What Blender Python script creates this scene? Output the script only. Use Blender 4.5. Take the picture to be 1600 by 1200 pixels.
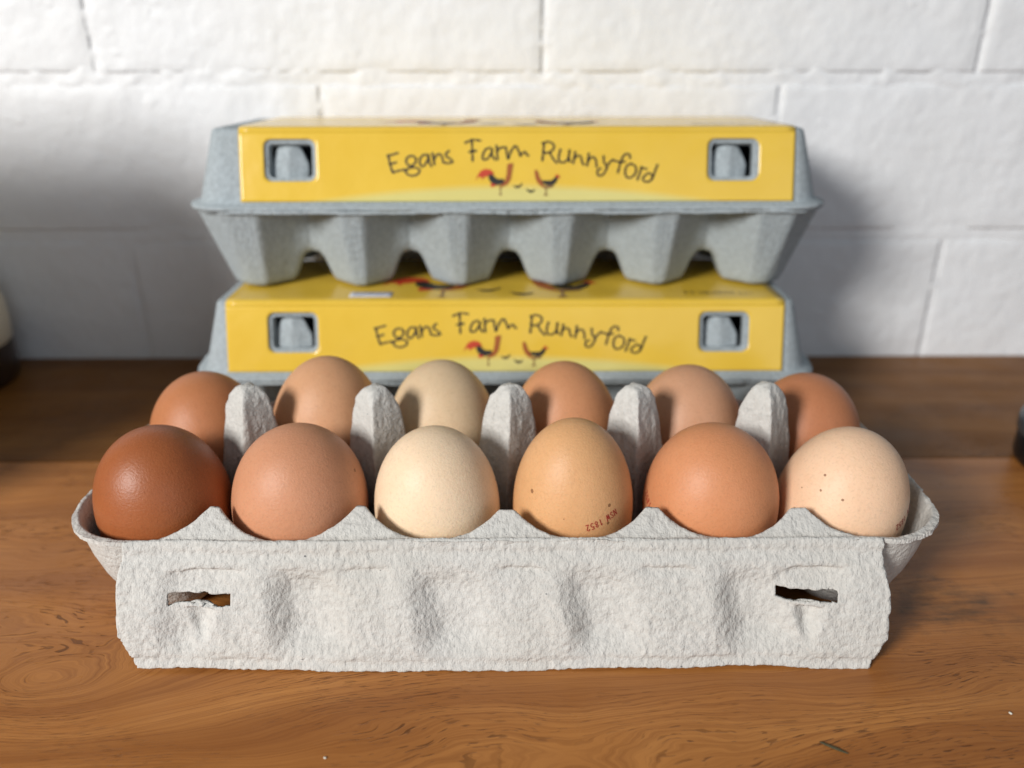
import bpy, bmesh, math, random
import numpy as np
from mathutils import Vector, Matrix, Euler

S = 0.001                                  # everything below is written in millimetres
R = math.radians
scene = bpy.context.scene
for o in list(bpy.data.objects): bpy.data.objects.remove(o, do_unlink=True)
col = scene.collection

# ------------------------------------------------------------------ camera
cam_d = bpy.data.cameras.new('camera'); cam = bpy.data.objects.new('camera', cam_d); col.objects.link(cam)
cam.location = (-0.35 * S, -274 * S, 189.5 * S)
cam.rotation_euler = (R(90 - 23.49), 0, R(-0.5))
cam_d.sensor_width = 36; cam_d.lens = 1295 / 1600 * 36
cam_d.clip_start = 0.01; cam_d.clip_end = 50
cam_d.dof.use_dof = True; cam_d.dof.focus_distance = 0.261; cam_d.dof.aperture_fstop = 6.4
scene.camera = cam

# ------------------------------------------------------------------ light
world = bpy.data.worlds.new('World'); scene.world = world; world.use_nodes = True
bg = world.node_tree.nodes['Background']; bg.inputs[0].default_value = (0.78, 0.88, 1.0, 1); bg.inputs[1].default_value = 0.16

def area(name, loc, target, sx, sy, power, colour, spread=180):
    d = bpy.data.lights.new(name, 'AREA'); d.shape = 'RECTANGLE'; d.size = sx; d.size_y = sy
    d.energy = power; d.color = colour; d.spread = R(spread)
    o = bpy.data.objects.new(name, d); col.objects.link(o); o.location = loc
    o.rotation_euler = (Vector(target) - Vector(loc)).to_track_quat('-Z', 'Y').to_euler()
    return o
AZ, EL, DIST = R(42), R(27), 1.9
area('window_light', (-DIST * math.sin(AZ) * math.cos(EL), -DIST * math.cos(AZ) * math.cos(EL), DIST * math.sin(EL)),
     (0, .03, .05), .46, .46, 41.0, (1.0, 0.985, 0.965))
area('room_light', (0.55, -1.2, 0.35), (0, 0, .05), 1.1, .8, 2.6, (0.78, 0.88, 1.0))

scene.view_settings.view_transform = 'Standard'; scene.view_settings.look = 'None'
scene.view_settings.exposure = 0.0; scene.view_settings.gamma = 1.0
scene.view_settings.use_curve_mapping = False
scene.render.engine = 'CYCLES'

# ------------------------------------------------------------------ helpers
def tag(o, label, cat, group=None):
    o['label'] = label; o['category'] = cat
    if group: o['group'] = group
    return o
def empty(name, loc=(0, 0, 0), rz=0):
    o = bpy.data.objects.new(name, None); col.objects.link(o); o.empty_display_size = .01
    o.location = Vector(loc) * S; o.rotation_euler = (0, 0, rz); return o
def mesh_obj(name, verts, faces, mat, parent=None, smooth=True):
    me = bpy.data.meshes.new(name)
    v = (np.asarray(verts, float) * S)
    if isinstance(faces, np.ndarray):
        k = faces.shape[1]; nf = len(faces)
        me.vertices.add(len(v)); me.vertices.foreach_set('co', v.astype(np.float32).ravel())
        me.loops.add(nf * k); me.loops.foreach_set('vertex_index', faces.astype(np.int32).ravel())
        me.polygons.add(nf); me.polygons.foreach_set('loop_start', (np.arange(nf) * k).astype(np.int32))
        me.update(calc_edges=True); me.validate()
    else:
        me.from_pydata([tuple(p) for p in v], [], [tuple(f) for f in faces])
        me.validate()
    if smooth: me.polygons.foreach_set('use_smooth', np.ones(len(me.polygons), bool))
    if mat: me.materials.append(mat)
    o = bpy.data.objects.new(name, me); col.objects.link(o); o.parent = parent
    return o
def compact(verts, faces):
    used = np.unique(faces); mp = np.full(len(verts), -1, int); mp[used] = np.arange(len(used))
    return verts[used], mp[faces]
def solidify(o, th, offset=-1.0):
    m = o.modifiers.new('thickness', 'SOLIDIFY'); m.thickness = th * S; m.offset = offset; m.use_even_offset = False
    return o
def sstep(a, b, x):
    t = np.clip((x - a) / (b - a), 0, 1); return t * t * (3 - 2 * t)
def smin(a, b, k):
    h = np.clip(.5 + .5 * (b - a) / k, 0, 1); return b * (1 - h) + a * h - k * h * (1 - h)
def hash3(ix, iy, iz, seed):
    h = (ix.astype(np.int64) * 374761393 + iy.astype(np.int64) * 668265263 + iz.astype(np.int64) * 2147483647 + seed * 974634777) & 0xffffffff
    h = ((h ^ (h >> 13)) * 1274126177) & 0xffffffff
    h = ((h ^ (h >> 16)) * 2246822519) & 0xffffffff
    return ((h ^ (h >> 15)) & 0xffff) / 65535.0
def vnoise(x, y, z, seed=0):
    ix, iy, iz = np.floor(x), np.floor(y), np.floor(z)
    fx, fy, fz = x - ix, y - iy, z - iz
    fx, fy, fz = [f * f * (3 - 2 * f) for f in (fx, fy, fz)]
    r = 0
    for a in (0, 1):
        for b in (0, 1):
            for c in (0, 1):
                w = (fx if a else 1 - fx) * (fy if b else 1 - fy) * (fz if c else 1 - fz)
                r = r + w * hash3(ix + a, iy + b, iz + c, seed)
    return r * 2 - 1
def fbm(x, y, z, seed=0, octs=3):
    r, a = 0, 1.0
    for k in range(octs):
        r = r + a * vnoise(x * 2 ** k, y * 2 ** k, z * 2 ** k, seed + k); a *= .55
    return r
def grid_faces(nu, nv):                    # index = j*nu+i
    i, j = np.meshgrid(np.arange(nu - 1), np.arange(nv - 1))
    a = (j * nu + i).ravel()
    return np.stack([a, a + 1, a + nu + 1, a + nu], 1)
def sdf_grid(us, vs, sdf):
    """Grid over us x vs cut by sdf(u,v)<0, border vertices snapped to the outline."""
    nu, nv = len(us), len(vs)
    U, V = np.meshgrid(us, vs); U = U.ravel().astype(float); V = V.ravel().astype(float)
    h = max(us[1] - us[0], vs[1] - vs[0])
    F = grid_faces(nu, nv)
    d = sdf(U, V)
    F = F[d[F].mean(1) < 0]
    used = np.zeros(len(U), bool); used[F.ravel()] = True
    near = used & (d > -0.45 * h)
    e = 1e-2
    for _ in range(4):
        u, v = U[near], V[near]; dd = sdf(u, v)
        gx = (sdf(u + e, v) - sdf(u - e, v)) / (2 * e); gy = (sdf(u, v + e) - sdf(u, v - e)) / (2 * e)
        g2 = np.maximum(gx * gx + gy * gy, .25)
        st = np.clip(dd / g2, -h, h)
        U[near] = u - st * gx; V[near] = v - st * gy
    return U, V, F
def rrect(x, y, hx, hy, r):
    qx = np.abs(x) - hx + r; qy = np.abs(y) - hy + r
    return np.hypot(np.maximum(qx, 0), np.maximum(qy, 0)) + np.minimum(np.maximum(qx, qy), 0) - r

# ------------------------------------------------------------------ materials
class NT:
    def __init__(s, name):
        s.m = bpy.data.materials.new(name); s.m.use_nodes = True; s.t = s.m.node_tree
        s.b = s.t.nodes['Principled BSDF']; s.n = s.t.nodes; s.l = s.t.links
        s.co = s.n.new('ShaderNodeTexCoord').outputs['Object']
    def set(s, **k):
        for a, v in k.items(): s.b.inputs[a.replace('_', ' ')].default_value = v
    def link(s, a, b): s.l.new(a, b)
    def map(s, scale=(1, 1, 1), loc=(0, 0, 0), src=None):
        n = s.n.new('ShaderNodeMapping'); n.inputs['Scale'].default_value = scale; n.inputs['Location'].default_value = loc
        s.link(src or s.co, n.inputs[0]); return n.outputs[0]
    def noise(s, scale, detail=3, rough=.55, vec=None, dist=0):
        n = s.n.new('ShaderNodeTexNoise'); n.inputs['Scale'].default_value = scale; n.inputs['Detail'].default_value = detail
        n.inputs['Roughness'].default_value = rough; n.inputs['Distortion'].default_value = dist
        s.link(vec or s.co, n.inputs['Vector']); return n.outputs[0]
    def voronoi(s, scale, feature='F1', vec=None, rnd=1):
        n = s.n.new('ShaderNodeTexVoronoi'); n.feature = feature; n.inputs['Scale'].default_value = scale
        n.inputs['Randomness'].default_value = rnd
        s.link(vec or s.co, n.inputs['Vector']); return n
    def ramp(s, fac, stops, interp='LINEAR'):
        n = s.n.new('ShaderNodeValToRGB'); cr = n.color_ramp; cr.interpolation = interp
        while len(cr.elements) < len(stops): cr.elements.new(.5)
        for e, (p, c) in zip(cr.elements, stops):
            e.position = p; e.color = (c, c, c, 1) if isinstance(c, (int, float)) else (*c, 1)
        s.link(fac, n.inputs[0]); return n.outputs[0]
    def mix(s, fac, a, b, mode='MIX'):
        n = s.n.new('ShaderNodeMix'); n.data_type = 'RGBA'; n.blend_type = mode
        for sock, v in ((n.inputs[0], fac), (n.inputs[6], a), (n.inputs[7], b)):
            if hasattr(v, 'node'): s.link(v, sock)
            elif isinstance(v, (int, float)): sock.default_value = v
            else: sock.default_value = (*v, 1)
        return n.outputs[2]
    def math(s, op, a, b=None, clamp=False):
        n = s.n.new('ShaderNodeMath'); n.operation = op; n.use_clamp = clamp
        for sock, v in ((n.inputs[0], a), (n.inputs[1], b)):
            if v is None: continue
            if hasattr(v, 'node'): s.link(v, sock)
            else: sock.default_value = v
        return n.outputs[0]
    def bump(s, h, dist, strength=1, prev=None):
        n = s.n.new('ShaderNodeBump'); n.inputs['Distance'].default_value = dist; n.inputs['Strength'].default_value = strength
        s.link(h, n.inputs['Height'])
        if prev: s.link(prev, n.inputs['Normal'])
        return n.outputs[0]

def pulp_mat(name, c, fleck=.10, bump=.85):
    t = NT(name)
    big = t.noise(28, 3); fine = t.noise(520, 4, .65); fib = t.noise(900, 2, .6, t.map((1, .35, .6)))
    lo = tuple(x * (1 - fleck) for x in c); hi = tuple(min(1, x * (1 + fleck)) for x in c)
    base = t.mix(t.ramp(fine, [(.34, 0.0), (.66, 1.0)]), lo, hi)
    base = t.mix(t.ramp(big, [(.3, 0.), (.7, .35)]), base, tuple(x * y for x, y in zip(c, (.93, .90, .84))))
    base = t.mix(t.ramp(fib, [(.60, 0.), (.70, .35)]), base, tuple(x * .62 for x in c))
    v = t.voronoi(150, vec=t.map((1, 1, 1.7)))
    sp = t.math('LESS_THAN', v.outputs['Distance'], t.math('MULTIPLY', t.noise(800, 2), .11))
    pick = t.math('GREATER_THAN', t.noise(40, 1), .62)
    base = t.mix(t.math('MULTIPLY', t.math('MULTIPLY', sp, pick), .75), base, (.06, .06, .07))
    t.link(base, t.b.inputs['Base Color']); t.set(Roughness=.95, Specular_IOR_Level=.15)
    b1 = t.bump(t.noise(430, 4, .6), .0010, bump)
    b2 = t.bump(fib, .0004, bump, b1)
    t.link(b2, t.b.inputs['Normal']); return t.m
M_pulp = pulp_mat('pulp_warm_grey', (.58, .565, .53))
M_pulp_b = pulp_mat('pulp_blue_grey', (.37, .415, .435), .15, .5)

def egg_mat(name, c, rough=.5, speck=0, speckc=(.2, .08, .03), pale=.12):
    t = NT(name)
    a = t.noise(60, 4, .6); f = t.noise(1100, 3, .6); cl = t.noise(22, 2)
    lo = tuple(x * (1 - pale) for x in c); hi = tuple(min(1, x * (1 + pale)) for x in c)
    base = t.mix(t.ramp(cl, [(.3, 0.), (.7, 1.)]), lo, hi)
    base = t.mix(t.ramp(t.noise(420, 4, .7), [(.48, 0.), (.78, .30)]), base, tuple(x * y for x, y in zip(c, (.80, .70, .62))))
    base = t.mix(t.ramp(a, [(.42, 0.), (.75, .45)]), base, tuple(min(1, x * y) for x, y in zip(c, (1.06, 1.12, 1.2))))
    base = t.mix(t.ramp(f, [(.52, 0.), (.70, .38)]), base, tuple(x * .72 for x in c))
    if speck:
        v = t.voronoi(200); sz = t.noise(300, 0)
        m = t.math('LESS_THAN', v.outputs['Distance'], t.math('MULTIPLY', sz, .26))
        n = t.n.new('ShaderNodeSeparateColor'); t.link(v.outputs['Color'], n.inputs[0])
        m = t.math('MULTIPLY', m, t.math('LESS_THAN', n.outputs[0], speck))
        base = t.mix(t.math('MULTIPLY', m, .8), base, speckc)
    t.link(base, t.b.inputs['Base Color'])
    t.set(Roughness=rough, Specular_IOR_Level=.42, Subsurface_Weight=.12, Subsurface_Scale=.0015, Subsurface_Radius=(1, .5, .3))
    t.link(t.bump(t.noise(1300, 3, .6), .00016, .8, t.bump(t.noise(240, 2), .0003, .25)), t.b.inputs['Normal'])
    return t.m

def wood_mat(name, dark, mid, light, seed, knot=None, stain=None, rough=.36, spec=.3):
    t = NT(name)
    sep = t.n.new('ShaderNodeSeparateXYZ'); t.link(t.co, sep.inputs[0]); X, Y = sep.outputs[0], sep.outputs[1]
    warp = t.noise(3.2, 3, .5, t.map((1, 2.2, 1), (seed, seed * .7, 0)))
    w = t.math('ADD', t.math('MULTIPLY', Y, 1.0), t.math('MULTIPLY', warp, .09))
    w = t.math('ADD', w, t.math('MULTIPLY', t.noise(16, 3, .5, t.map((1, 3, 1), (seed, 3, 0))), .010))
    if knot:
        for kx, ky, sx, sy, amp in knot:
            dx = t.math('DIVIDE', t.math('SUBTRACT', X, kx), sx); dy = t.math('DIVIDE', t.math('SUBTRACT', Y, ky), sy)
            r2 = t.math('ADD', t.math('MULTIPLY', dx, dx), t.math('MULTIPLY', dy, dy))
            w = t.math('ADD', w, t.math('DIVIDE', amp, t.math('ADD', 1.0, r2)))
    ring = t.math('SINE', t.math('MULTIPLY', w, 190))
    ring = t.math('MULTIPLY_ADD', ring, .5); ring.node.inputs[2].default_value = .5
    ring = t.math('POWER', ring, 2.2)
    c3 = t.n.new('ShaderNodeCombineXYZ'); t.link(t.math('MULTIPLY', X, .9), c3.inputs[0]); t.link(t.math('MULTIPLY', w, 14), c3.inputs[1]); c3.inputs[2].default_value = seed
    fibre = t.noise(9, 5, .62, c3.outputs[0])
    blotch = t.noise(11, 3, .5, t.map((1, 1.8, 1), (0, seed, seed)))
    base = t.mix(t.ramp(fibre, [(.28, 0.), (.72, 1.)]), mid, light)
    c5 = t.n.new('ShaderNodeCombineXYZ'); t.link(t.math('MULTIPLY', X, 14), c5.inputs[0]); t.link(t.math('MULTIPLY', w, 1300), c5.inputs[1]); c5.inputs[2].default_value = seed
    fine = t.noise(1, 4, .7, c5.outputs[0])
    base = t.mix(t.ramp(fine, [(.44, 0.), (.70, .70)]), base, dark)
    base = t.mix(t.math('MULTIPLY', ring, .36), base, dark)
    base = t.mix(t.ramp(blotch, [(.44, 0.), (.72, .6)]), base, tuple((a + b) * .5 for a, b in zip(dark, mid)))
    c4 = t.n.new('ShaderNodeCombineXYZ'); t.link(t.math('MULTIPLY', X, 150), c4.inputs[0]); t.link(t.math('MULTIPLY', w, 2000), c4.inputs[1]); c4.inputs[2].default_value = seed * 3
    pore = t.noise(1, 2, .5, c4.outputs[0])
    cl = t.ramp(t.noise(18, 2, .5, t.map((1, 2, 1), (seed * 2, 0, 0))), [(.42, .04), (.62, .9)])
    pm = t.math('MULTIPLY', t.ramp(pore, [(.60, 0.), (.65, .8)]), cl)
    base = t.mix(pm, base, tuple(x * .35 for x in dark))
    if stain:
        sx, sy, sr = stain
        dx = t.math('SUBTRACT', X, sx); dy = t.math('MULTIPLY', t.math('SUBTRACT', Y, sy), 1.6)
        d = t.math('SQRT', t.math('ADD', t.math('MULTIPLY', dx, dx), t.math('MULTIPLY', dy, dy)))
        d = t.math('ADD', t.math('DIVIDE', d, sr), t.math('MULTIPLY', t.noise(60, 4, .7), 1.0))
        sm = t.math('MULTIPLY', t.ramp(d, [(.75, 1.), (1.25, 0.)]), t.ramp(t.noise(150, 4, .7, t.map((.4, 1.6, 1))), [(.38, .05), (.66, .75)]))
        base = t.mix(sm, base, (.055, .035, .018))
    t.link(base, t.b.inputs['Base Color'])
    rg = t.ramp(t.noise(35, 4, .6), [(.3, rough - .07), (.7, rough + .12)]); t.link(rg, t.b.inputs['Roughness'])
    t.set(Specular_IOR_Level=spec)
    hb = t.math('SUBTRACT', t.math('MULTIPLY', fibre, .35), pm)
    t.link(t.bump(hb, .00022, .6, t.bump(t.noise(25, 3), .0008, .25)), t.b.inputs['Normal'])
    return t.m

def paint_mat(name, c):
    t = NT(name)
    n = t.noise(14, 3); f = t.noise(160, 4, .6)
    base = t.mix(t.ramp(n, [(.35, 0.), (.7, 1.)]), c, tuple(x * y for x, y in zip(c, (.97, .965, .955))))
    base = t.mix(t.ramp(t.noise(70, 4, .7), [(.62, 0.), (.8, .22)]), base, tuple(x * .8 for x in c))
    t.link(base, t.b.inputs['Base Color']); t.set(Roughness=.55, Specular_IOR_Level=.35)
    t.link(t.bump(f, .0008, .6, t.bump(t.noise(55, 3), .002, .35)), t.b.inputs['Normal']); return t.m
M_wall = paint_mat('white_wall_paint', (.82, .825, .83))

def plain(name, c, rough=.6, spec=.4, bumps=0):
    t = NT(name)
    n = t.noise(120, 3)
    t.link(t.mix(t.ramp(n, [(.3, 0.), (.7, 1.)]), tuple(x * .93 for x in c), c), t.b.inputs['Base Color'])
    t.set(Roughness=rough, Specular_IOR_Level=spec)
    if bumps: t.link(t.bump(t.noise(300, 3), .0003, bumps), t.b.inputs['Normal'])
    return t.m
def label_mat():
    t = NT('yellow_label_print')
    uv = t.n.new('ShaderNodeUVMap').outputs[0]
    sp = t.n.new('ShaderNodeSeparateXYZ'); t.link(uv, sp.inputs[0]); U, V = sp.outputs[0], sp.outputs[1]   # millimetres / 100
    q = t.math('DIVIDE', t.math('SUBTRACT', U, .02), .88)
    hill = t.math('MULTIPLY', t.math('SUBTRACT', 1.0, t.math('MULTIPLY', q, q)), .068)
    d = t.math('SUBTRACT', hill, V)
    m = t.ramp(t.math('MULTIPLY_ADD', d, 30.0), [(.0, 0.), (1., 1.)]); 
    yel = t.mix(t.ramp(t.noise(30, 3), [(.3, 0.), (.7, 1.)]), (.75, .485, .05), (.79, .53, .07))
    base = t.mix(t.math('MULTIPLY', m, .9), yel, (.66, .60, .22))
    t.link(base, t.b.inputs['Base Color']); t.set(Roughness=.2, Specular_IOR_Level=.5)
    t.link(t.bump(t.noise(40, 3), .0012, .5), t.b.inputs['Normal'])
    return t.m
M_label = label_mat()
M_ink = plain('black_ink', (.025, .022, .018), .45)
M_red = plain('red_ink', (.55, .055, .02), .45)
M_rust = plain('rust_ink', (.36, .10, .02), .45)
M_brown = plain('brown_ink', (.25, .13, .05), .45)
M_stamp = plain('stamp_ink', (.42, .045, .03), .6)
M_sticker = plain('sticker_white', (.72, .74, .80), .45)
M_blueink = plain('blue_ink', (.16, .2, .42), .5)
M_wear = plain('pale_paper', (.7, .66, .55), .6)

# ------------------------------------------------------------------ bench top
W = 205.0                                  # wall plane
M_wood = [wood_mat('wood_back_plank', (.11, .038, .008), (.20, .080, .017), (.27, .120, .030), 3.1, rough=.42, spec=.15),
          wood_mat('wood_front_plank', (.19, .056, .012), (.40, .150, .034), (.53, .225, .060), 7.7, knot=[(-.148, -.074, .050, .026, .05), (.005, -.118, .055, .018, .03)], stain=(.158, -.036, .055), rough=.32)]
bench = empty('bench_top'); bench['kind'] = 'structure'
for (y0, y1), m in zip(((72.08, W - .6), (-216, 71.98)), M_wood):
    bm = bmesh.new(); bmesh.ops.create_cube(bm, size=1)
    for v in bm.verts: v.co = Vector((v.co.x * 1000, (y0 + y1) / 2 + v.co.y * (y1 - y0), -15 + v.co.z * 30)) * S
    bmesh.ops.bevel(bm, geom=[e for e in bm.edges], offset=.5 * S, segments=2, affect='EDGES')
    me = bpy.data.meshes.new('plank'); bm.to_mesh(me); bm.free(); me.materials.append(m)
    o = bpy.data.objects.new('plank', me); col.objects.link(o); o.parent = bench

# ------------------------------------------------------------------ painted brick wall
wall = empty('wall', (0, W, 0)); wall['kind'] = 'structure'
def brick(x0, x1, z0, z1, seed):
    step = 1.6
    xs = np.linspace(x0, x1, int((x1 - x0) / step)); zs = np.linspace(z0, z1, int((z1 - z0) / step))
    X, Z = np.meshgrid(xs, zs); X = X.ravel(); Z = Z.ravel()
    wob = 1.6 * vnoise(X / 14, Z / 14, 0 * X, seed) + .8 * vnoise(X / 5, Z / 5, 0 * X, seed + 5)
    dx = np.minimum(X - x0, x1 - X); dz = np.minimum(Z - z0, z1 - Z)
    d = np.minimum(dx, dz) + wob * .5
    y = np.where(z0 > 100, .75, .5) * (1 - sstep(-1.5, 5.0, d)) + .45 * fbm(X / 22, Z / 22, 0 * X, seed + 9, 3) + .16 * fbm(X / 4, Z / 4, 0 * X, seed + 3, 2) - .3
    f = grid_faces(len(xs), len(zs))
    nu, nv = len(xs), len(zs); n = len(X)
    ring = np.concatenate([np.arange(nu), nu * np.arange(1, nv) + nu - 1, nu * (nv - 1) + np.arange(nu - 2, -1, -1), nu * np.arange(nv - 2, 0, -1)])
    V = np.stack([X, y, Z], 1); B = V[ring].copy(); B[:, 1] = 40
    k = len(ring); a = np.arange(k); b = (a + 1) % k
    F = np.concatenate([f, np.stack([ring[b], ring[a], n + a, n + b], 1)])
    return mesh_obj('brick', np.concatenate([V, B]), F, M_wall, wall)
courses = [(-9.5, 76, (-460, -220, 21, 258, 460)), (76, 162, (-340, -100.5, 151, 391)), (162, 248, (-460, -220, 21, 257, 460))]
for ci, (z0, z1, js) in enumerate(courses):
    for k in range(len(js) - 1):
        brick(js[k] + 1.4, js[k + 1] - 1.4, z0 + 3.4, z1 - 3.4, 11 + ci * 10 + k)
xs = np.arange(-460, 461, 1.6); zs = np.arange(-9, 250, 1.6); X, Z = np.meshgrid(xs, zs); X = X.ravel(); Z = Z.ravel()
bed = np.min([np.abs(Z - q) for q in (76, 162)], 0)
y = .62 - .36 * np.exp(-(bed / 3.4) ** 2)
vj = np.min([np.abs(X - q) for q in (-220, 21, 257)], 0)
y = y + .9 * np.exp(-(vj / 1.2) ** 2) * (Z > 165)
y = y - np.where(Z > 120, .75, .3) * np.maximum(fbm(X / 6.5, Z / 5, 0 * X, 77, 3), -.3) - .4 * fbm(X / 30, Z / 30, 0 * X, 78, 2)
mesh_obj('mortar', np.stack([X, y, Z], 1), grid_faces(len(xs), len(zs)), M_wall, wall)

# ------------------------------------------------------------------ egg carton geometry
P, ROW = 47.5, 24.0                        # cell pitch and half the row pitch
HX, HY, RC = 146.5, 52.5, 24.0             # tray outline
ZR = 38.7                                  # rim height
Fr = np.array([0, 9.5, 11.5, 13.5, 16, 18.5, 23.75, 24.6, 25.2, 26.4, 27.7, 29.1, 31.2, 34.2, 60.])
Fz = np.array([1.7, 1.7, 3.0, 6.0, 10, 12.8, 16, 22, 33, 47.5, 59.5, 66, 69.8, 71.2, 72.])
Fr2 = np.array([0, 9.5, 11.5, 14.5, 18, 21, 23.5, 26.2, 28, 31, 60.])       # outer walls lean out more
Fz2 = np.array([1.7, 1.7, 3.0, 6.5, 12, 18.5, 26.5, 40, 52, 69, 72.])
FrC = np.array([0, 12.4, 13.2, 17.0, 19.5, 23.75, 24.6, 25.7, 27.9, 30.2, 60.])
FzC = np.array([1.7, 1.7, 3.0, 12.5, 15.2, 16.2, 25, 36, 58, 68, 70.])
Fr2C = np.array([0, 12.4, 13.2, 26.3, 28, 31, 60.])
Fz2C = np.array([1.7, 1.7, 3.0, 40, 52, 69, 72.])
def tray_height(x, y, rough=1.0, seed=0, kout=.80):
    xc = (np.clip(np.round(x / P - .5), -3, 2) + .5) * P
    u = np.abs(x - xc); v = np.abs(np.abs(y) - ROW)
    kk = .715 + (kout - .715) * sstep(20, 29, np.abs(y)) * (1 - sstep(118, 128, np.abs(x)))      # eight-sided cups, cut harder on the outside
    rho = -smin(-np.maximum(u, v), -kk * (u + v), 2.4 if kout < .8 else .7)
    round_ = np.hypot(np.maximum(u - 2, 0), np.maximum(v - 2, 0)) + np.minimum(np.maximum(u, v), 2)
    if kout < .8: rho = np.where(np.abs(y) > ROW, rho + (round_ - rho) * sstep(24, 29, np.abs(y)), rho)
    wo = np.maximum(sstep(119, 127, np.abs(x)), sstep(25, 33, np.abs(y)))
    if kout < .8: z = (1 - wo) * np.interp(rho, Fr, Fz) + wo * np.interp(rho, Fr2, Fz2)
    else:                                  # the closed cartons' sharper moulded cups
        z = (1 - wo) * np.interp(rho, FrC, FzC) + wo * np.interp(rho, Fr2C, Fz2C)
        z = z + .9 * np.sin(u * 3.1 + 1.2) * (1 - sstep(3.6, 5.0, u)) * sstep(3, 8, z) * (1 - sstep(32, 37, z)) * (v > u) * (np.abs(y) > ROW)
    s = -rrect(x, y, HX, HY, RC)           # distance inside the outline
    cap = ZR + np.minimum(.50 * np.maximum(0, s - 2.0), 6.8) + 5.0 * np.maximum(0, s - 23)
    cap = np.minimum(cap, 71.0)
    if kout < .8:                          # the front and back peaks are short humps
        hump = ZR + .75 * np.maximum(0, s - 2.0) - 2.6 * np.maximum(0, s - 10.5 - .8 * vnoise(np.round(x / P), 0 * x, 0 * x, seed + 12))
        cap = np.where(np.abs(y) > 22, np.maximum(hump, 17.0), cap)
    end = np.abs(x) > 2.75 * P             # no partition at the tray's ends
    cap = np.where(end, np.minimum(cap, ZR + 1.0), cap)
    z = smin(z, cap, 3.0 + 3.0 * sstep(24, 32, np.abs(y)) * (kout < .8))
    z = z + .5 * (1 - sstep(0, 5, s)) * vnoise(x / 12, y / 12, 0 * x, seed + 40)
    if rough:
        z = z + rough * (.20 * fbm(x / 2.4, y / 2.4, z / 2.4, seed, 2) + .35 * vnoise(x / 14, y / 14, 0 * x, seed + 7))
    return z
def tray_parts(step, rough, seed, kout):
    us = np.arange(-HX - 1, HX + 1 + step, step); vs = np.arange(-HY - 1, HY + 1 + step, step)
    def sdf(u, v): return rrect(u, v, HX, HY, RC) + .35 * vnoise(u / 3, v / 3, 0 * u, seed + 3) + .4 * vnoise(u / 11, v / 11, 0 * u, seed + 4)
    U, V, F = sdf_grid(us, vs, sdf)
    # rounder posts: shift the samples sideways a little with height so that faces are not perfectly straight
    Z = tray_height(U, V, rough, seed, kout)
    bend = .035 * np.maximum(Z - 20, 0)
    k = np.round(U / P)
    U2 = U + bend * np.where(np.abs(V) < 22, 1.1 * vnoise(k, 0 * k + 3.3, 0 * k, seed + 60), .0)
    fuzz = rough * .38 * sstep(17, 24, Z) * (np.abs(V) < 23)
    U2 = U2 + fuzz * fbm(U / 2.6, V / 2.6, Z / 2.6, seed + 81, 2)
    V2 = V + fuzz * fbm(U / 2.6, V / 2.6, Z / 2.6, seed + 85, 2)
    return np.stack([U2, V2, Z], 1), F, U, V, Z
EDGE = 1.5
def build_tray(parent, mat, step, rough, seed, split):
    """Moulded tray with real wall thickness; the posts and peaks are meshes of their own with matching normals."""
    verts, F, U, V, Z = tray_parts(step, rough, seed, .77 if split else .84)
    a, b, c, d = (verts[F[:, q]] for q in range(4))
    fn = np.cross(c - a, d - b); N = np.zeros_like(verts)
    for q in range(4): np.add.at(N, F[:, q], fn)
    N /= np.maximum(np.linalg.norm(N, axis=1), 1e-9)[:, None]
    under = verts - N * EDGE
    e = np.concatenate([F[:, [q, (q + 1) % 4]] for q in range(4)])
    key = np.sort(e, 1); _, inv, cnt = np.unique(key[:, 0] * len(verts) + key[:, 1], return_inverse=True, return_counts=True)
    be = e[cnt[inv] == 1]
    def piece(name, sel, rim):
        f = F[sel]; used = np.unique(f); mp = np.full(len(verts), -1, int); mp[used] = np.arange(len(used)); n = len(used)
        vv = np.concatenate([verts[used], under[used]]); ff = np.concatenate([mp[f], mp[f][:, ::-1] + n])
        nn = np.concatenate([N[used], -N[used]])
        if rim:
            k = len(be); b0 = len(vv)
            p0, p1 = be[:, 0], be[:, 1]
            quad = np.concatenate([verts[p0], verts[p1], under[p1], under[p0]])
            ar = np.arange(k) + b0
            ff = np.concatenate([ff, np.stack([ar + k, ar, ar + 3 * k, ar + 2 * k], 1)])
            rn = np.cross(verts[p1] - verts[p0], N[p0]); rn /= np.maximum(np.linalg.norm(rn, axis=1), 1e-9)[:, None]
            vv = np.concatenate([vv, quad]); nn = np.concatenate([nn, rn, rn, rn, rn])
        o = mesh_obj(name, vv, ff, mat, parent)
        if len(o.data.vertices) == len(nn): o.data.normals_split_custom_set_from_vertices([tuple(q) for q in nn])
        return o
    done = np.zeros(len(F), bool)
    if split:
        zf = Z[F].mean(1); xf = U[F].mean(1); yf = V[F].mean(1)
        k = np.round(xf / P); nearx = np.abs(xf - k * P) < 20
        for i in range(-2, 3):
            sel = (k == i) & nearx & (np.abs(yf) < 21) & (zf > 20)
            piece('divider_post', sel, False); done |= sel
        for sg in (-1, 1):
            for i in range(-2, 3):
                sel = (k == i) & nearx & (yf * sg > 24) & (np.abs(yf) < 49.5) & (zf > ZR + 1.6)
                piece('divider_peak', sel, False); done |= sel
    piece('tray', ~done, True)

# ---- open carton in front
oc = empty('open_egg_carton')
tag(oc, 'open pale grey pulp egg carton holding twelve eggs, front flap hanging down', 'egg carton')
build_tray(oc, M_pulp, .62, 1.0, 5, True)

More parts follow.
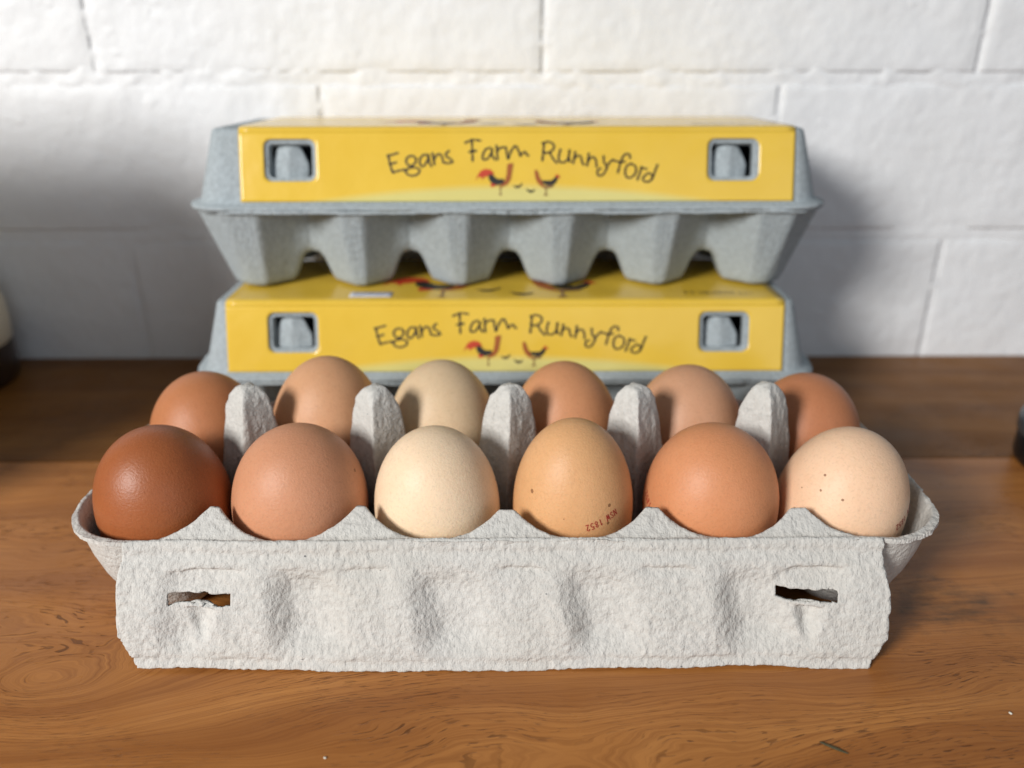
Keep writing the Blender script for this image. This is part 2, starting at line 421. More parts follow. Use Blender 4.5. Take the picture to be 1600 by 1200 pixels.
def flap_relief(x, t):
    d = -.55 * np.exp(-((t - 3.6) / 1.6) ** 2) + .5 * np.exp(-((t - 1.4) / 1.4) ** 2)
    ph = ((x + 80.5 - .16 * (t - 10) + 2.2 * vnoise(x / 20, t / 14, 0 * x, 90)) / 48.0) % 1.0
    inside = sstep(-112, -100, x) * (1 - sstep(100, 112, x))
    valley = sstep(0, .21, ph) * (1 - sstep(.27, .70, ph))
    plate = sstep(.52, .66, ph) * (1 - sstep(.84, 1.0, ph))
    d = d - 5.8 * valley * sstep(4, 18, t) * (1 - sstep(28, 37, t)) * inside
    d = d - 1.3 * plate * np.exp(-((t - 8.6) / 1.4) ** 2) - .7 * plate * sstep(7.5, 9.5, t) * (1 - sstep(26, 35, t))
    for cx in (-97.5, 95.5):
        d = d - 1.9 * sstep(7.6, 10.2, t) * (1 - sstep(13, 17, t)) * np.exp(-((x - cx) / 9.5) ** 4)
        tri = np.clip(1 - np.abs(x - cx - .4) / (6.8 - .42 * np.maximum(t - 19, 0)).clip(.5), 0, 1)
        d = d - 3.4 * sstep(0, .9, tri) * sstep(19.0, 21.0, t) * (1 - sstep(25, 32, t))
    d = d - .6 * np.exp(-((t - 36.4) / 1.1) ** 2) + .4 * sstep(37.2, 38.6, t)
    d = d + .9 * vnoise(x / 26, t / 18, 0 * x, 91)
    d = d + .22 * fbm(x / 1.5, t / 1.5, 0 * x, 92, 2) + .12 * fbm(x / 5.5, t / 5.5, 0 * x, 97, 2)
    return d
FL = 38.9
def flap_pos(x, t):
    d = flap_relief(x, t)
    a = t / FL
    y = -51.9 - 15.4 * a - 2.6 * np.sin(np.pi * np.clip(a, 0, 1)) ** .8
    z = ZR - .2 - 37.6 * a + 1.0 * np.exp(-(t / 1.5) ** 2)
    sag = .9 * vnoise(x / 60, 0 * x, 0 * x, 33) * a
    return np.stack([x + .0 * t, y - d * .93 , z + sag - d * .25 + .2 * a * vnoise(x / 11, t * 0, t * 0, 34)], 1)
def flap_sdf(x, t):
    # outer edges: nearly straight sides, cut-off lower corners, torn right side
    left = -(x + 121.5 + 1.6 * sstep(2, 14, t) + .25 * vnoise(t / 2.2, 0 * t, 0 * t, 51) + .5 * vnoise(t / 7, 0 * t, 0 * t, 52))
    left = np.maximum(left, (-(x + 123.0) * .92 + (t - 27.5) * .42 - .2 * vnoise(x, t, 0 * t, 53)))
    right = x - 120.0 - 1.4 * sstep(2, 18, t) + .3 * vnoise(t / 1.8, 0 * t, 0 * t, 54) + .6 * vnoise(t / 6, 0 * t, 0 * t, 55)
    right = np.maximum(right, (x - 121.5) * .86 + (t - 28.5) * .50 + .5 * vnoise(x / 1.5, t / 1.5, 0 * t, 56))
    o = np.maximum(np.maximum(left, right), np.maximum(t - FL, -t))
    for cx, tc, hw, hh, sd in ((-97.5, 16.9, 10.0, 1.75, 61), (95.5, 16.6, 9.7, 1.8, 71)):
        n1 = .75 * vnoise(x / 2.6, 0 * t, 0 * t, sd) + .3 * vnoise(x / .9, 0 * t, 0 * t, sd + 1)
        n2 = 1.25 * vnoise(x / 3.6, 0 * t, 0 * t, sd + 2) + .4 * vnoise(x / .9, 0 * t, 0 * t, sd + 3)
        bx = np.abs(x - cx) - hw
        up = (tc - hh + .35 * n1) - t; dn = t - (tc + hh + .75 * n2)
        o = np.maximum(o, -np.maximum(np.maximum(bx, up), dn))
    return o
us = np.arange(-126, 125, .55); vs = np.arange(0, FL + .55, .55)
U, V, F = sdf_grid(us, vs, flap_sdf)
v, f = compact(flap_pos(U, V), F[:, ::-1])
solidify(mesh_obj('front_flap', v, f, M_pulp, oc), 1.6)

# ---- closed cartons
RL = 18.5; XS, YS = HX - RL, HY - RL                       # straight parts of every ring of the lid
LZ0 = ZR + 2.9; LDZ = 71.1 - LZ0
prof = [(0, ZR + 1.5), (3.0, ZR + 1.7), (4.6, LZ0)] + [(4.6 + 8.2 * k / 18, LZ0 + LDZ * k / 18) for k in range(1, 19)] + \
       [(13.4, 72.1), (14.6, 72.7), (16.5, 72.88), (21, 72.9)]
FACE0, FACE1 = 2, 20                       # profile rows of the flat inclined side
CH = 72.9                                  # carton height
WIN = ((-97.5, 10.6), (100.5, 10.6))       # openings: centre x, half width
FLEN = math.hypot(8.2, LDZ)
WV, WHV, WR = 18.4, 8.3, 2.6               # centre and half height along the face, corner radius
def win_sdf(x, v, grow=0.0):
    d = None
    for cx, hw in WIN:
        q = rrect(x - cx, v - WV, hw + grow, WHV + grow, WR + grow); d = q if d is None else np.minimum(d, q)
    return -d                              # negative outside the openings = material
def face_point(x, v, off=0.0):             # on the lid's front side, v = mm up the slope
    a = v / FLEN; ins = 4.6 + 8.2 * a; z = LZ0 + LDZ * a
    ny, nz = -LDZ / FLEN, 8.2 / FLEN
    return np.stack([x, -(HY - ins) + off * ny, z + off * nz], -1)
SLOPE = math.tan(R(1.3))
def sag_top(y, z): return np.where(z > 68.5, np.maximum(y + 39.7, 0) * SLOPE, 0.0) * sstep(68.5, 72, z)
def lid_mesh(seed):
    xs = np.linspace(-XS, XS, 124); ys = np.linspace(-YS, YS, 22); na = 10
    V = []; nr = None
    for ins, z in prof:
        r = max(RL - ins, 1.5); e = max(0, ins - (RL - 1.5))
        hx, hy = XS - e, YS - e
        pts = [(x, -hy - r) for x in xs]
        def arc(cx, cy, a0): return [(cx + r * math.cos(a0 + math.pi / 2 * k / na), cy + r * math.sin(a0 + math.pi / 2 * k / na)) for k in range(1, na)]
        pts += arc(hx, -hy, -math.pi / 2) + [(hx + r, yy) for yy in ys] + arc(hx, hy, 0) + [(x, hy + r) for x in xs[::-1]]
        pts += arc(-hx, hy, math.pi / 2) + [(-hx - r, yy) for yy in ys[::-1]] + arc(-hx, -hy, math.pi)
        nr = len(pts); V += [(a, b, z) for a, b in pts]
    V = np.array(V, float)
    nx = len(xs)
    idx = np.arange(len(prof))[:, None] * nr + np.arange(nr)[None, :]
    a = idx[:-1]; b = idx[1:]; F = np.stack([a, np.roll(a, -1, 1), np.roll(b, -1, 1), b], -1).reshape(-1, 4)
    # snap to window outlines on the front side
    rows = np.arange(FACE0, FACE1 + 1); sub = (rows[:, None] * nr + np.arange(nx)[None, :]).ravel()
    ux = V[sub, 0].copy(); uv = np.repeat((rows - FACE0) / (FACE1 - FACE0) * FLEN, nx)
    d = win_sdf(ux, uv); near = np.abs(d) < 1.0; e = 1e-2
    for _ in range(3):
        u, w = ux[near], uv[near]; dd = win_sdf(u, w)
        gx = (win_sdf(u + e, w) - win_sdf(u - e, w)) / (2 * e); gy = (win_sdf(u, w + e) - win_sdf(u, w - e)) / (2 * e)
        ux[near] = u - dd * gx; uv[near] = w - dd * gy
    V[sub] = face_point(ux, uv)
    mark = np.full(len(V), -9.0); mark[sub] = win_sdf(ux, uv)
    F = F[~((mark[F].mean(1) > .15))]
    V[:, 2] -= sag_top(V[:, 1], V[:, 2])
    wob = .28 * fbm(V[:, 0] / 20, V[:, 1] / 20, V[:, 2] / 20, seed, 2)
    V[:, 2] += wob * .6; V[:, 1] += wob * .5; 
    edge = (V[:, 2] < ZR + 2.6)
    V[edge, 0] += .5 * vnoise(V[edge, 0] / 5, V[edge, 1] / 5, 0 * V[edge, 0], seed + 2); V[edge, 1] += .5 * vnoise(V[edge, 0] / 6, V[edge, 1] / 6, 0 * V[edge, 0] + 9, seed + 3)
    faces = [tuple(f) for f in F] + [tuple(idx[-1])]
    return V, faces
def lid_top_back(off, x0, x1):
    """Path of the label: up the front side, over the top, down the back."""
    path = [(-(HY - i) , z) for i, z in prof[FACE0:FACE1 + 1]] + [(-(HY - i), z) for i, z in prof[FACE1 + 1:-1]]
    path += [(y, CH) for y in np.linspace(-28, 28, 8)] + [(-y, z) for y, z in path[::-1][0:len(path)]]
    p = np.array(path); p[:, 1] -= sag_top(p[:, 0], p[:, 1]); tn = np.gradient(p, axis=0); tn /= np.linalg.norm(tn, axis=1)[:, None]
    nrm = np.stack([-tn[:, 1], tn[:, 0]], 1)
    return p + nrm * off
def ribbons(strokes, width, place, name, mat, parent):
    V, F = [], []
    for st in strokes:
        # Catmull-Rom resample for a hand-drawn flow
        p = np.array(st, float)
        if len(p) > 2:
            q = np.vstack([2 * p[0] - p[1], p, 2 * p[-1] - p[-2]]); out = []
            for i in range(1, len(q) - 2):
                for tt in np.linspace(0, 1, 5, endpoint=False):
                    a, b, c, d = q[i - 1], q[i], q[i + 1], q[i + 2]
                    out.append(.5 * ((2 * b) + (c - a) * tt + (2 * a - 5 * b + 4 * c - d) * tt ** 2 + (-a + 3 * b - 3 * c + d) * tt ** 3))
            out.append(p[-1]); p = np.array(out)
        tn = np.gradient(p, axis=0); tn /= np.maximum(np.linalg.norm(tn, axis=1), 1e-6)[:, None]
        nr = np.stack([-tn[:, 1], tn[:, 0]], 1)
        wd = width * .5 * (1 + .25 * np.sin(np.arange(len(p)) * 1.7))[:, None]
        p[0] -= tn[0] * width * .3; p[-1] += tn[-1] * width * .3
        b0 = len(V)
        for l, r in zip(p + nr * wd, p - nr * wd): V += [l, r]
        F += [(b0 + 2 * i, b0 + 2 * i + 1, b0 + 2 * i + 3, b0 + 2 * i + 2) for i in range(len(p) - 1)]
    V = np.array(V); return mesh_obj(name, place(V[:, 0], V[:, 1]), F, mat, parent)
def fill(polys, place, name, mat, parent):
    V, F = [], []
    for pl in polys:
        b0 = len(V); V += pl; F.append(tuple(range(b0, b0 + len(pl))))
    V = np.array(V, float); return mesh_obj(name, place(V[:, 0], V[:, 1]), F, mat, parent, False)

Z1 = lambda s: [(595 + a / 6.667, 195 + b / 6.667) for a, b in s]
Z2 = lambda s: [(835 + a / 7.273, 195 + b / 7.273) for a, b in s]
Z3 = lambda s: [(730 + a / 10, 235 + b / 10) for a, b in s]
WORDS = {
 'letter_e': [Z1(s) for s in ([(65,245),(120,232),(180,213)], [(75,240),(95,350),(120,440)], [(85,342),(120,335),(160,320)], [(120,440),(180,418),(260,402)])],
 'letter_g': [Z1(s) for s in ([(370,290),(340,250),(290,255),(262,300),(280,350),(320,360),(360,325),(368,272)], [(322,362),(300,385),(350,380),(400,402),(393,445),(340,475),(285,465),(255,425),(290,388)])],
 'letter_a': [Z1([(490,235),(440,240),(405,300),(420,365),(455,355),(490,290),(500,235),(505,310),(528,370)])],
 'letter_n': [Z1(s) for s in ([(540,215),(550,290),(560,350)], [(552,300),(580,245),(615,225),(640,260),(655,322)])],
 'letter_s': [Z1([(715,190),(680,225),(690,255),(735,290),(750,320),(700,332),(660,325)])],
 'letter_f': [Z1(s) for s in ([(885,100),(960,65),(1050,75)], [(955,70),(960,200),(962,310)], [(925,205),(1000,190)])],
 'letter_a.': [Z1([(1150,155),(1100,175),(1070,240),(1075,290),(1120,280),(1160,215),(1170,160),(1165,230),(1198,295)])],
 'letter_r': [Z1(s) for s in ([(1215,130),(1220,210),(1225,295)], [(1220,190),(1260,155),(1308,150)])],
 'letter_m': [Z1(s) for s in ([(1312,150),(1322,220),(1335,285)], [(1335,285),(1370,190),(1415,135),(1445,190),(1465,250)], [(1465,250),(1490,215),(1520,205),(1530,235),(1552,246)])],
 'letter_r.': [Z2(s) for s in ([(125,110),(115,220),(105,335)], [(105,115),(170,95),(230,125),(235,180),(190,225),(120,240)], [(190,230),(230,310),(275,365)])],
 'letter_u': [Z2([(315,190),(295,270),(300,340),(350,355),(400,310),(420,190),(408,280),(425,348)])],
 'letter_n.': [Z2(s) for s in ([(485,220),(470,300),(460,370)], [(470,310),(510,270),(550,285),(560,340),(580,385)])],
 'letter_n..': [Z2(s) for s in ([(640,240),(630,320),(620,400)], [(630,340),(670,290),(710,300),(725,350),(730,410)])],
 'letter_y': [Z2(s) for s in ([(810,275),(815,350),(845,400)], [(920,320),(870,370),(830,470),(790,520),(745,510),(745,450),(785,430)])],
 'letter_f.': [Z2(s) for s in ([(1115,305),(1110,260),(1070,250),(1030,290),(1000,380),(975,490)], [(930,330),(990,350),(1060,345)])],
 'letter_o': [Z2([(1130,370),(1080,400),(1060,470),(1080,540),(1130,545),(1180,490),(1180,410),(1128,370)])],
 'letter_r..': [Z2(s) for s in ([(1250,410),(1230,490),(1200,580)], [(1235,440),(1270,430),(1312,440)])],
 'letter_d': [Z2(s) for s in ([(1380,530),(1340,490),(1290,520),(1265,570),(1300,600),(1350,590),(1385,530)], [(1435,385),(1410,450),(1385,530),(1372,572)])],
}
BIRDS = [
 ('rooster_print', 'r', [[(140,400),(170,310),(220,230),(300,195),(380,210),(430,270),(420,310),(360,290),(320,330),(270,340),(250,390),(225,340),(190,330)], [(370,440),(480,480),(430,505),(380,512)]]),
 ('rooster_print', 'k', [[(340,300),(400,290),(440,330),(480,370),(580,370),(600,420),(560,460),(480,480),(400,450),(350,390)]]),
 ('rooster_print', 'u', [[(640,120),(700,95),(740,110),(725,180),(710,280),(695,380),(640,470),(560,510),(490,505),(560,462),(602,410),(630,280)]]),
 ('rooster_print', 'b', [[(520,505),(540,505),(535,620),(560,650),(500,650),(525,620)]]),
 ('chick_print', 'k', [[(720,470),(760,490),(810,490),(850,470),(880,430),(870,480),(820,530),(770,530)]]),
 ('chick_print', 'k', [[(930,530),(970,560),(1030,570),(1080,550),(1060,590),(1010,615),(960,590)]]),
 ('hen_print', 'u', [[(1070,230),(1100,210),(1130,260),(1150,340),(1190,402),(1210,480),(1240,540),(1170,500),(1110,430),(1080,340)]]),
 ('hen_print', 'k', [[(1182,402),(1340,400),(1400,340),(1430,330),(1430,400),(1380,470),(1300,490),(1216,460)]]),
 ('hen_print', 'r', [[(1390,330),(1430,290),(1480,340),(1434,364),(1432,328),(1404,338)]]),
 ('hen_print', 'b', [[(1214,484),(1300,492),(1360,482),(1370,510),(1290,530),(1236,530)], [(1240,531),(1260,531),(1255,620),(1280,660),(1210,660),(1245,620)]]),
]
INK = {'r': M_red, 'k': M_ink, 'u': M_rust, 'b': M_brown}
LABH = FLEN + 1.2
def closed_carton(loc, rz, lx0, lx1, label, seed):
    root = empty('closed_egg_carton', loc, rz)
    tag(root, label, 'egg carton', 'closed cartons stacked against the wall')
    build_tray(root, M_pulp_b, .9, .6, seed, False)
    V, faces = lid_mesh(seed + 20)
    lid = mesh_obj('lid', V, faces, M_pulp_b, root); solidify(lid, 1.7)
    # locking tongues of the tray's inner flap, seen through the openings
    for cx, hw in WIN:
        tx = np.linspace(-1, 1, 17); tv = np.linspace(0, 1, 15); A, B = np.meshgrid(tx, tv); A = A.ravel(); B = B.ravel()
        wdt = 8.8 * np.clip(1 - (np.maximum(B - .5, 0) / .62) ** 2, .05, 1) ** .6 * (1.12 - .25 * B) + .5 * vnoise(B * 4, A * 2, 0 * A, seed)
        yy = -(HY - 11.6) - 3.2 * (1 - np.abs(A) ** 1.3) * (1 - .3 * B) + 4.2 * B + .4 * vnoise(A * 3, B * 3, 0 * A, seed + 1)
        T = np.stack([cx - 1.5 + A * wdt, yy, ZR + 8.5 + 18.0 * B], 1)
        q = np.linspace(0, 2 * np.pi, 56, endpoint=False); ring = []
        for a in q:                        # outline of the opening, pushed inwards as a pressed lip
            d = np.array([np.cos(a) * hw, np.sin(a) * WHV]); k = 1.0
            lo, hi = .5, 1.5
            for _ in range(24):
                k = (lo + hi) / 2
                if rrect(np.array([d[0] * k]), np.array([d[1] * k]), hw, WHV, WR)[0] < 0: lo = k
                else: hi = k
            ring.append(d * k)
        ring = np.array(ring); lv = []
        for dep, shr in ((-.2, 1.0), (-2.0, .985), (-4.6, .93)):
            lv.append(face_point(cx + ring[:, 0] * shr, WV + ring[:, 1] * shr, dep))
        n = len(ring); k0 = np.arange(n); lf = np.concatenate([np.stack([r * n + k0, r * n + (k0 + 1) % n, (r + 1) * n + (k0 + 1) % n, (r + 1) * n + k0], 1) for r in (0, 1)])
        solidify(mesh_obj('opening_lip', np.concatenate(lv), lf, M_pulp_b, lid), .9, 1.0)
        solidify(mesh_obj('locking_tongue', T, grid_faces(17, 15), M_pulp_b, root), 1.4)
    # the yellow wrap: front side with two cut-outs, top and back
    us = np.arange(lx0, lx1 + .01, 1.0); vs = np.linspace(.2, FLEN, 27)
    U, Vv, F = sdf_grid(us, vs, lambda x, v: np.maximum(win_sdf(x, v, .9), -100.0))
    pf = face_point(U, Vv, .55)
    p = lid_top_back(.55, lx0, lx1)[FACE1 - FACE0 + 1:]
    xs2 = np.linspace(lx0, lx1, 60)
    X, K = np.meshgrid(xs2, np.arange(len(p))); X = X.ravel(); K = K.ravel()
    wave = .10 * vnoise(X / 25, K * .3, 0 * X, seed + 70)
    pt = np.stack([X, p[K, 0], p[K, 1] + np.abs(wave)], 1)
    b0 = len(pf)
    j0 = np.stack([xs2, np.full(60, face_point(np.array([0.]), np.array([FLEN]), .55)[0, 1]), np.full(60, face_point(np.array([0.]), np.array([FLEN]), .55)[0, 2])], 1)
    allv = np.concatenate([pf, j0, pt]); 
    f2 = grid_faces(60, len(p) + 1) + b0
    F = np.concatenate([F, f2]); vv, ff = compact(allv, F)
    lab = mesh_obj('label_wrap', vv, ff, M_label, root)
    uvl = lab.data.uv_layers.new(name='UVMap')
    nl = len(lab.data.loops); li = np.zeros(nl, np.int32); lab.data.loops.foreach_get('vertex_index', li)
    full_uv = np.concatenate([np.stack([U, Vv], 1), np.stack([xs2, np.full(60, FLEN)], 1), np.stack([X, np.full(len(X), FLEN + 1.0)], 1)]) / 100
    used = np.unique(F); uvl.data.foreach_set('uv', full_uv[used][li].astype(np.float32).ravel())
    solidify(lab, .2, 1.0)
    # printing on the front: source coordinates are measured on the label (372..1250 by 190..312)
    L = lx1 - lx0
    def place(px, py, off=.95): return face_point(lx0 + (px - 372) / 878 * L, (312 - py) / 121 * FLEN, off)
    for nm, st in WORDS.items():
        ribbons(st, 3.3, place, 'printed_' + nm.rstrip('.'), M_ink, lab)
    for k, (nm, c, polys) in enumerate(BIRDS):
        fill([Z3(q) for q in polys], lambda a, b, k=k: place(a, b, .95 + .03 * k), nm, INK[c], lab)
    # printing on the top
    def ptop(px, py, z=.85): return np.stack([np.asarray(px, float), np.asarray(py, float), CH + z - np.maximum(np.asarray(py, float) + 39.7, 0) * SLOPE], -1)
    for k, (nm, c, polys) in enumerate(BIRDS):
        fill([[(-60 + (a - 140) * .078, -12 - (b - 350) * .078) for a, b in q] for q in polys], lambda a, b, k=k: ptop(a, b, .85 + .03 * k), nm, INK[c], lab)
    rng = random.Random(seed)
    for row, yy in enumerate((-30.0, -27.2)):
        st = []; x = 84.0
        while x < 116 - row * 8:
            w = rng.uniform(1.2, 2.4); st.append([(x, yy), (x + w * .3, yy + rng.uniform(.6, 1.5)), (x + w * .6, yy - rng.uniform(0, .4)), (x + w, yy + rng.uniform(0, 1.2))]); x += w + rng.choice((.6, .6, 1.8))
        ribbons(st, .5, ptop, 'printed_small_text', M_ink, lab)
    return root, lab
low, low_lab = closed_carton((0, 128.6, 0), R(-.1), -128, 128, 'lower closed grey egg carton with yellow label, carrying another carton on its lid', 100)
upp, upp_lab = closed_carton((1.5, 147.6, CH + .35), R(.15), -120, 128, 'upper closed grey egg carton with yellow label, stacked on top of another carton', 200)
upp.rotation_euler.x = -R(1.3)
# stuck-on date sticker on the lower lid
def sticker():
    X, Y = np.meshgrid(np.linspace(-72.5, -53, 12), np.linspace(-34.5, -27, 5)); X = X.ravel(); Y = Y.ravel()
    o = mesh_obj('date_sticker', np.stack([X, Y, CH + .9 - (Y + 39.7) * SLOPE], 1), grid_faces(12, 5), M_sticker, low_lab); solidify(o, .15, 1.0)
    rng = random.Random(4); s = []
    for yy in (-32.3, -29.3):
        x = -71
        while x < -55: s.append([(x, yy), (x + .5, yy + 1.2), (x + 1.0, yy + .1)]); x += rng.choice((1.6, 1.6, 2.6))
    ribbons(s, .45, lambda a, b: np.stack([a, b, CH + 1.15 - (b + 39.7) * SLOPE], -1), 'printed_small_text', M_blueink, low_lab)
sticker()

# ------------------------------------------------------------------ eggs
def egg_profile(n=48, asym=.04):
    th = np.linspace(0, np.pi, n)                         # 0 = top
    z = np.cos(th); r = np.sin(th) * (1 - asym * z + .02 * z * z)   # blunt end below
    return r / r.max(), z
def make_egg(name, x, y, w, h, tilt, spin, mat, label, asym=.04, lift=0.0):
    r, z = egg_profile(asym=asym)
    o = np.argsort(-z); r, z = r[o], z[o]
    m = 64; ph = np.linspace(0, 2 * np.pi, m, endpoint=False)
    V = [(0, 0, h / 2)]
    for k in range(1, len(r) - 1):
        V += [(r[k] * w / 2 * math.cos(a), r[k] * w / 2 * math.sin(a), z[k] * h / 2) for a in ph]
    V.append((0, 0, -h / 2)); V = np.array(V); nk = len(r) - 2
    F = [(0, 1 + i, 1 + (i + 1) % m) for i in range(m)]
    for k in range(nk - 1):
        a = 1 + k * m
        F += [(a + i, a + m + i, a + m + (i + 1) % m, a + (i + 1) % m) for i in range(m)]
    a = 1 + (nk - 1) * m; F += [(len(V) - 1, a + (i + 1) % m, a + i) for i in range(m)]
    rot = np.array(Euler((R(tilt[0]), R(tilt[1]), R(spin))).to_matrix())
    Vr = V @ rot.T; zmin = Vr[:, 2].min()
    e = mesh_obj(name, V, F, mat); e.rotation_euler = (R(tilt[0]), R(tilt[1]), R(spin))
    # lower until the shell meets the cup
    rr = np.hypot(Vr[:, 0], Vr[:, 1]); bottom = np.interp(rr, Fr, Fz)
    zc = np.max(bottom[rr < 21] - Vr[rr < 21, 2]) + .15 + lift
    e.location = Vector((x, y, zc)) * S
    tag(e, label, 'egg', 'eggs in the open carton')
    return e
def lin(c): return tuple(((v / 255) / 12.92 if v / 255 <= .04045 else ((v / 255 + .055) / 1.055) ** 2.4) for v in c)
front = [  # x, y, width, height, tilt, colour, roughness, speckles, label
 (-118.6, -24.5, 44.6, 61.5, (6, -3), (158, 90, 50), .42, 0, 'dark chestnut brown glossy egg at the front corner of the open carton'),
 (-71.8, -24.5, 46.2, 61.5, (4, 2), (202, 142, 106), .5, .04, 'mid brown egg between the dark chestnut egg and the palest cream egg'),
 (-24.2, -24.5, 43.6, 60.5, (3, -2), (236, 208, 174), .5, .06, 'palest cream egg in the front row of the open carton'),
 (23.0, -24.5, 41.8, 63.5, (2, 0), (216, 164, 114), .48, .16, 'golden tan egg stamped in red on its lower side'),
 (71.0, -24.5, 46.2, 61.0, (5, 1), (208, 140, 96), .48, 0, 'plain orange brown egg between the stamped tan egg and the speckled egg'),
 (116.2, -25.0, 43.4, 59.0, (4, 9), (234, 195, 160), .5, .30, 'pinkish cream egg with dark speckles at the front corner'),
]
back = [
 (-119.0, 23.5, 45.0, 59.5, (-2, -3), (186, 120, 78), .48, 0, 'reddish brown egg behind the dark chestnut egg'),
 (-71.0, 24.0, 45.5, 66.0, (0, 2), (206, 154, 114), .5, .06, 'tall tan brown egg behind the mid brown egg'),
 (-25.5, 24.0, 44.5, 64.0, (-2, 0), (212, 184, 148), .5, .04, 'beige egg in the back row, behind the palest cream egg'),
 (23.5, 24.0, 44.5, 63.5, (0, -2), (200, 140, 98), .48, 0, 'warm brown egg behind the stamped golden tan egg'),
 (72.0, 24.0, 45.0, 61.5, (-2, 2), (200, 150, 116), .5, 0, 'dusky pink brown egg behind the plain orange brown egg'),
 (119.0, 23.5, 44.5, 58.0, (-2, 4), (184, 120, 82), .5, 0, 'brown egg at the back corner behind the speckled cream egg'),
]
eggs = []
ASYM = (-.06, -.06, -.03, .0, -.06, -.02, -.03, .0, .0, .0, -.02, -.03)
for k, (x, y, w, h, tl, c, ro, sp, lb) in enumerate(front + back):
    h += 2.2 if k < 6 else 3.2
    m = egg_mat('eggshell_%d' % k, lin(c), ro, sp, pale=.09)
    eggs.append((make_egg('egg', x, y, w, h, tl, 0, m, lb, ASYM[k]), w, h, ASYM[k]))

GLY = {'N': [[(0,0),(0,1)], [(0,1),(.7,0)], [(.7,0),(.7,1)]], 'S': [[(.68,.86),(.35,1),(.05,.8),(.3,.52),(.65,.28),(.38,0),(0,.14)]],
       'W': [[(0,1),(.2,0)], [(.2,0),(.42,.7)], [(.42,.7),(.65,0)], [(.65,0),(.85,1)]], '1': [[(.1,.8),(.35,1)], [(.35,1),(.35,0)]],
       '8': [[(.35,.52),(.08,.75),(.35,1),(.62,.75),(.35,.52),(.05,.25),(.35,0),(.65,.25),(.35,.52)]],
       '5': [[(.65,1),(.1,1)], [(.1,1),(.08,.58)], [(.08,.58),(.45,.6),(.65,.3),(.35,0),(.02,.1)]],
       '2': [[(.05,.78),(.35,1),(.63,.75),(.4,.4),(.02,0)], [(.02,0),(.68,0)]], ' ': []}
def stamp(egg, w, h, asym, text, az, zc, size, rot):
    """Ink strokes wrapped on the shell, az degrees from the side facing -Y (positive towards +X), zc mm above the egg's middle."""
    prof_r, prof_z = egg_profile(asym=asym); o = np.argsort(prof_z)
    def place(u, v):
        zz = zc + v; rr = np.interp(zz / (h / 2), prof_z[o], prof_r[o]) * w / 2
        dz = .5; r1 = np.interp((zz + dz) / (h / 2), prof_z[o], prof_r[o]) * w / 2; r0 = np.interp((zz - dz) / (h / 2), prof_z[o], prof_r[o]) * w / 2
        sl = (r1 - r0) / (2 * dz); nl = np.hypot(1, sl)
        a = R(az) + u / (np.interp(zc / (h / 2), prof_z[o], prof_r[o]) * w / 2)
        ro = rr + .10 / nl
        return np.stack([ro * np.sin(a), -ro * np.cos(a), zz - .10 * sl / nl], -1)
    total = len(text) * .95; st = []
    c, s = math.cos(R(rot)), math.sin(R(rot))
    for i, ch in enumerate(text):
        for g in GLY[ch]:
            pts = [((i * .95 + gx * .85 - total / 2) * size * .72, (gy - .5) * size) for gx, gy in g]
            st.append([(a * c - b * s, a * s + b * c) for a, b in pts])
    return ribbons(st, size * .13, place, 'printed_stamp', M_stamp, egg)
stamp(*eggs[3], 'NSW 1852', 23, 6.2, 2.25, 180 + 17)
stamp(*eggs[5], 'NSW 1852', 47, 9.0, 2.3, 180 + 24)
stamp(*eggs[4], 'NSW 1852', -74, 5.0, 2.3, 180 - 20)

# ------------------------------------------------------------------ things at the frame's edges, and an added box out of view
def lathe(name, profile, mat, parent, m=72):
    ph = np.linspace(0, 2 * np.pi, m, endpoint=False); V = []; F = []
    for r, z in profile: V += [(r * math.cos(a), r * math.sin(a), z) for a in ph]
    for k in range(len(profile) - 1):
        F += [(k * m + i, k * m + (i + 1) % m, (k + 1) * m + (i + 1) % m, (k + 1) * m + i) for i in range(m)]
    F.append(tuple(range(m))[::-1]); F.append(tuple((len(profile) - 1) * m + i for i in range(m)))
    o = mesh_obj(name, V, F, mat, parent)
    return o
can = empty('canister', (-320.5, 166.0, 0))
tag(can, 'cream canister with dark brown base standing against the wall beside the stacked cartons', 'canister')
lathe('base_band', [(34, 0), (36, 1), (37, 4), (37.2, 22), (36.8, 23)], plain('dark_brown_glaze', (.035, .018, .010), .35), can)
lathe('body', [(36.6, 23.1), (37.4, 24), (38, 34), (37.6, 44), (35.5, 53), (31, 60), (26, 64)], plain('cream_glaze', (.80, .70, .52), .35), can)
lathe('lid', [(26.3, 64.1), (28, 66), (28, 71), (24, 75), (15, 78), (7, 80), (6, 82), (7.5, 86), (6, 90), (3, 91)], plain('cream_glaze_lid', (.80, .70, .52), .35), can)
blocker = empty('shade_box', (-356.0, 20.0, 0), R(-4))  # unseen box added left of frame to cast shade on the lower wall
tag(blocker, 'added cream box out of view, blocking light from the lower left wall', 'shade blocker')
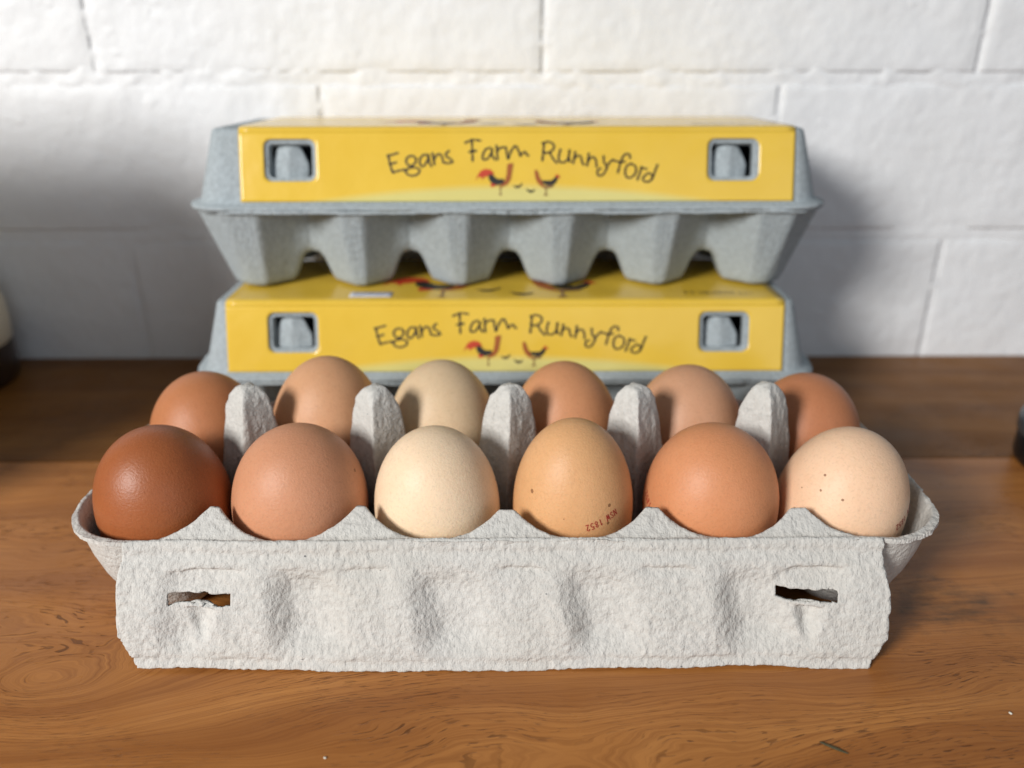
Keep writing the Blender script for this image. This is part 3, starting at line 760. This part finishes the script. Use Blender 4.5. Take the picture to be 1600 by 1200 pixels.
def rbox(name, hx, hy, z0, z1, r, mat, parent):
    bm = bmesh.new(); bmesh.ops.create_cube(bm, size=2)
    for v in bm.verts: v.co = Vector((v.co.x * hx, v.co.y * hy, (z0 + z1) / 2 + v.co.z * (z1 - z0) / 2)) * S
    bmesh.ops.bevel(bm, geom=list(bm.edges), offset=r * S, segments=4, affect='EDGES')
    me = bpy.data.meshes.new(name); bm.to_mesh(me); bm.free(); me.materials.append(mat)
    o = bpy.data.objects.new(name, me); col.objects.link(o); o.parent = parent
rbox('body', 84, 44, 0, 170, 8, plain('cream_enamel', (.62, .52, .36), .35), blocker)
rbox('lid', 85, 45, 170.3, 206, 14, plain('cream_enamel_lid', (.60, .50, .34), .35), blocker)
tin = empty('round_tin', (266.5, 64.0, 0))
tag(tin, 'black round tin with shiny top edge standing on the bench right of the open carton', 'tin')
lathe('body', [(24, 0), (26, .6), (26.8, 3), (26.8, 13), (26.2, 14)], plain('black_gloss', (.008, .008, .009), .3), tin)
lathe('lid', [(26.3, 14.1), (27.5, 14.6), (27.7, 16), (27.7, 20), (27, 22), (25, 22.8), (22, 22.2), (4, 22.2)], plain('black_lid', (.05, .055, .06), .22), tin)

# crumbs and a splinter on the front plank
def bit(name, x, y, lx, ly, hz, rz, mat, label, cat):
    bm = bmesh.new(); bmesh.ops.create_icosphere(bm, subdivisions=2, radius=1)
    rng = random.Random(int(x * 7))
    for v in bm.verts:
        k = 1 + rng.uniform(-.18, .18); v.co = Vector((v.co.x * lx * k, v.co.y * ly * k, v.co.z * hz * k + hz * .9)) * S
    me = bpy.data.meshes.new(name); bm.to_mesh(me); bm.free(); me.materials.append(mat)
    o = bpy.data.objects.new(name, me); col.objects.link(o); o.location = Vector((x, y, 0)) * S; o.rotation_euler = (0, 0, R(rz)); tag(o, label, cat)
bit('crumb', 150.5, -87.0, .4, .6, .28, 20, M_wear, 'tiny white crumb on the bench near the dark stain', 'crumb')
bit('crumb', -51.5, -101.7, .4, .45, .28, 50, M_wear, 'tiny pale crumb on the bench in front of the carton flap', 'crumb')
bit('splinter', 93.0, -99.5, 4.2, .45, .3, -32, plain('dark_splinter', (.06, .05, .02), .7), 'thin dark splinter lying on the front plank of the bench', 'splinter')
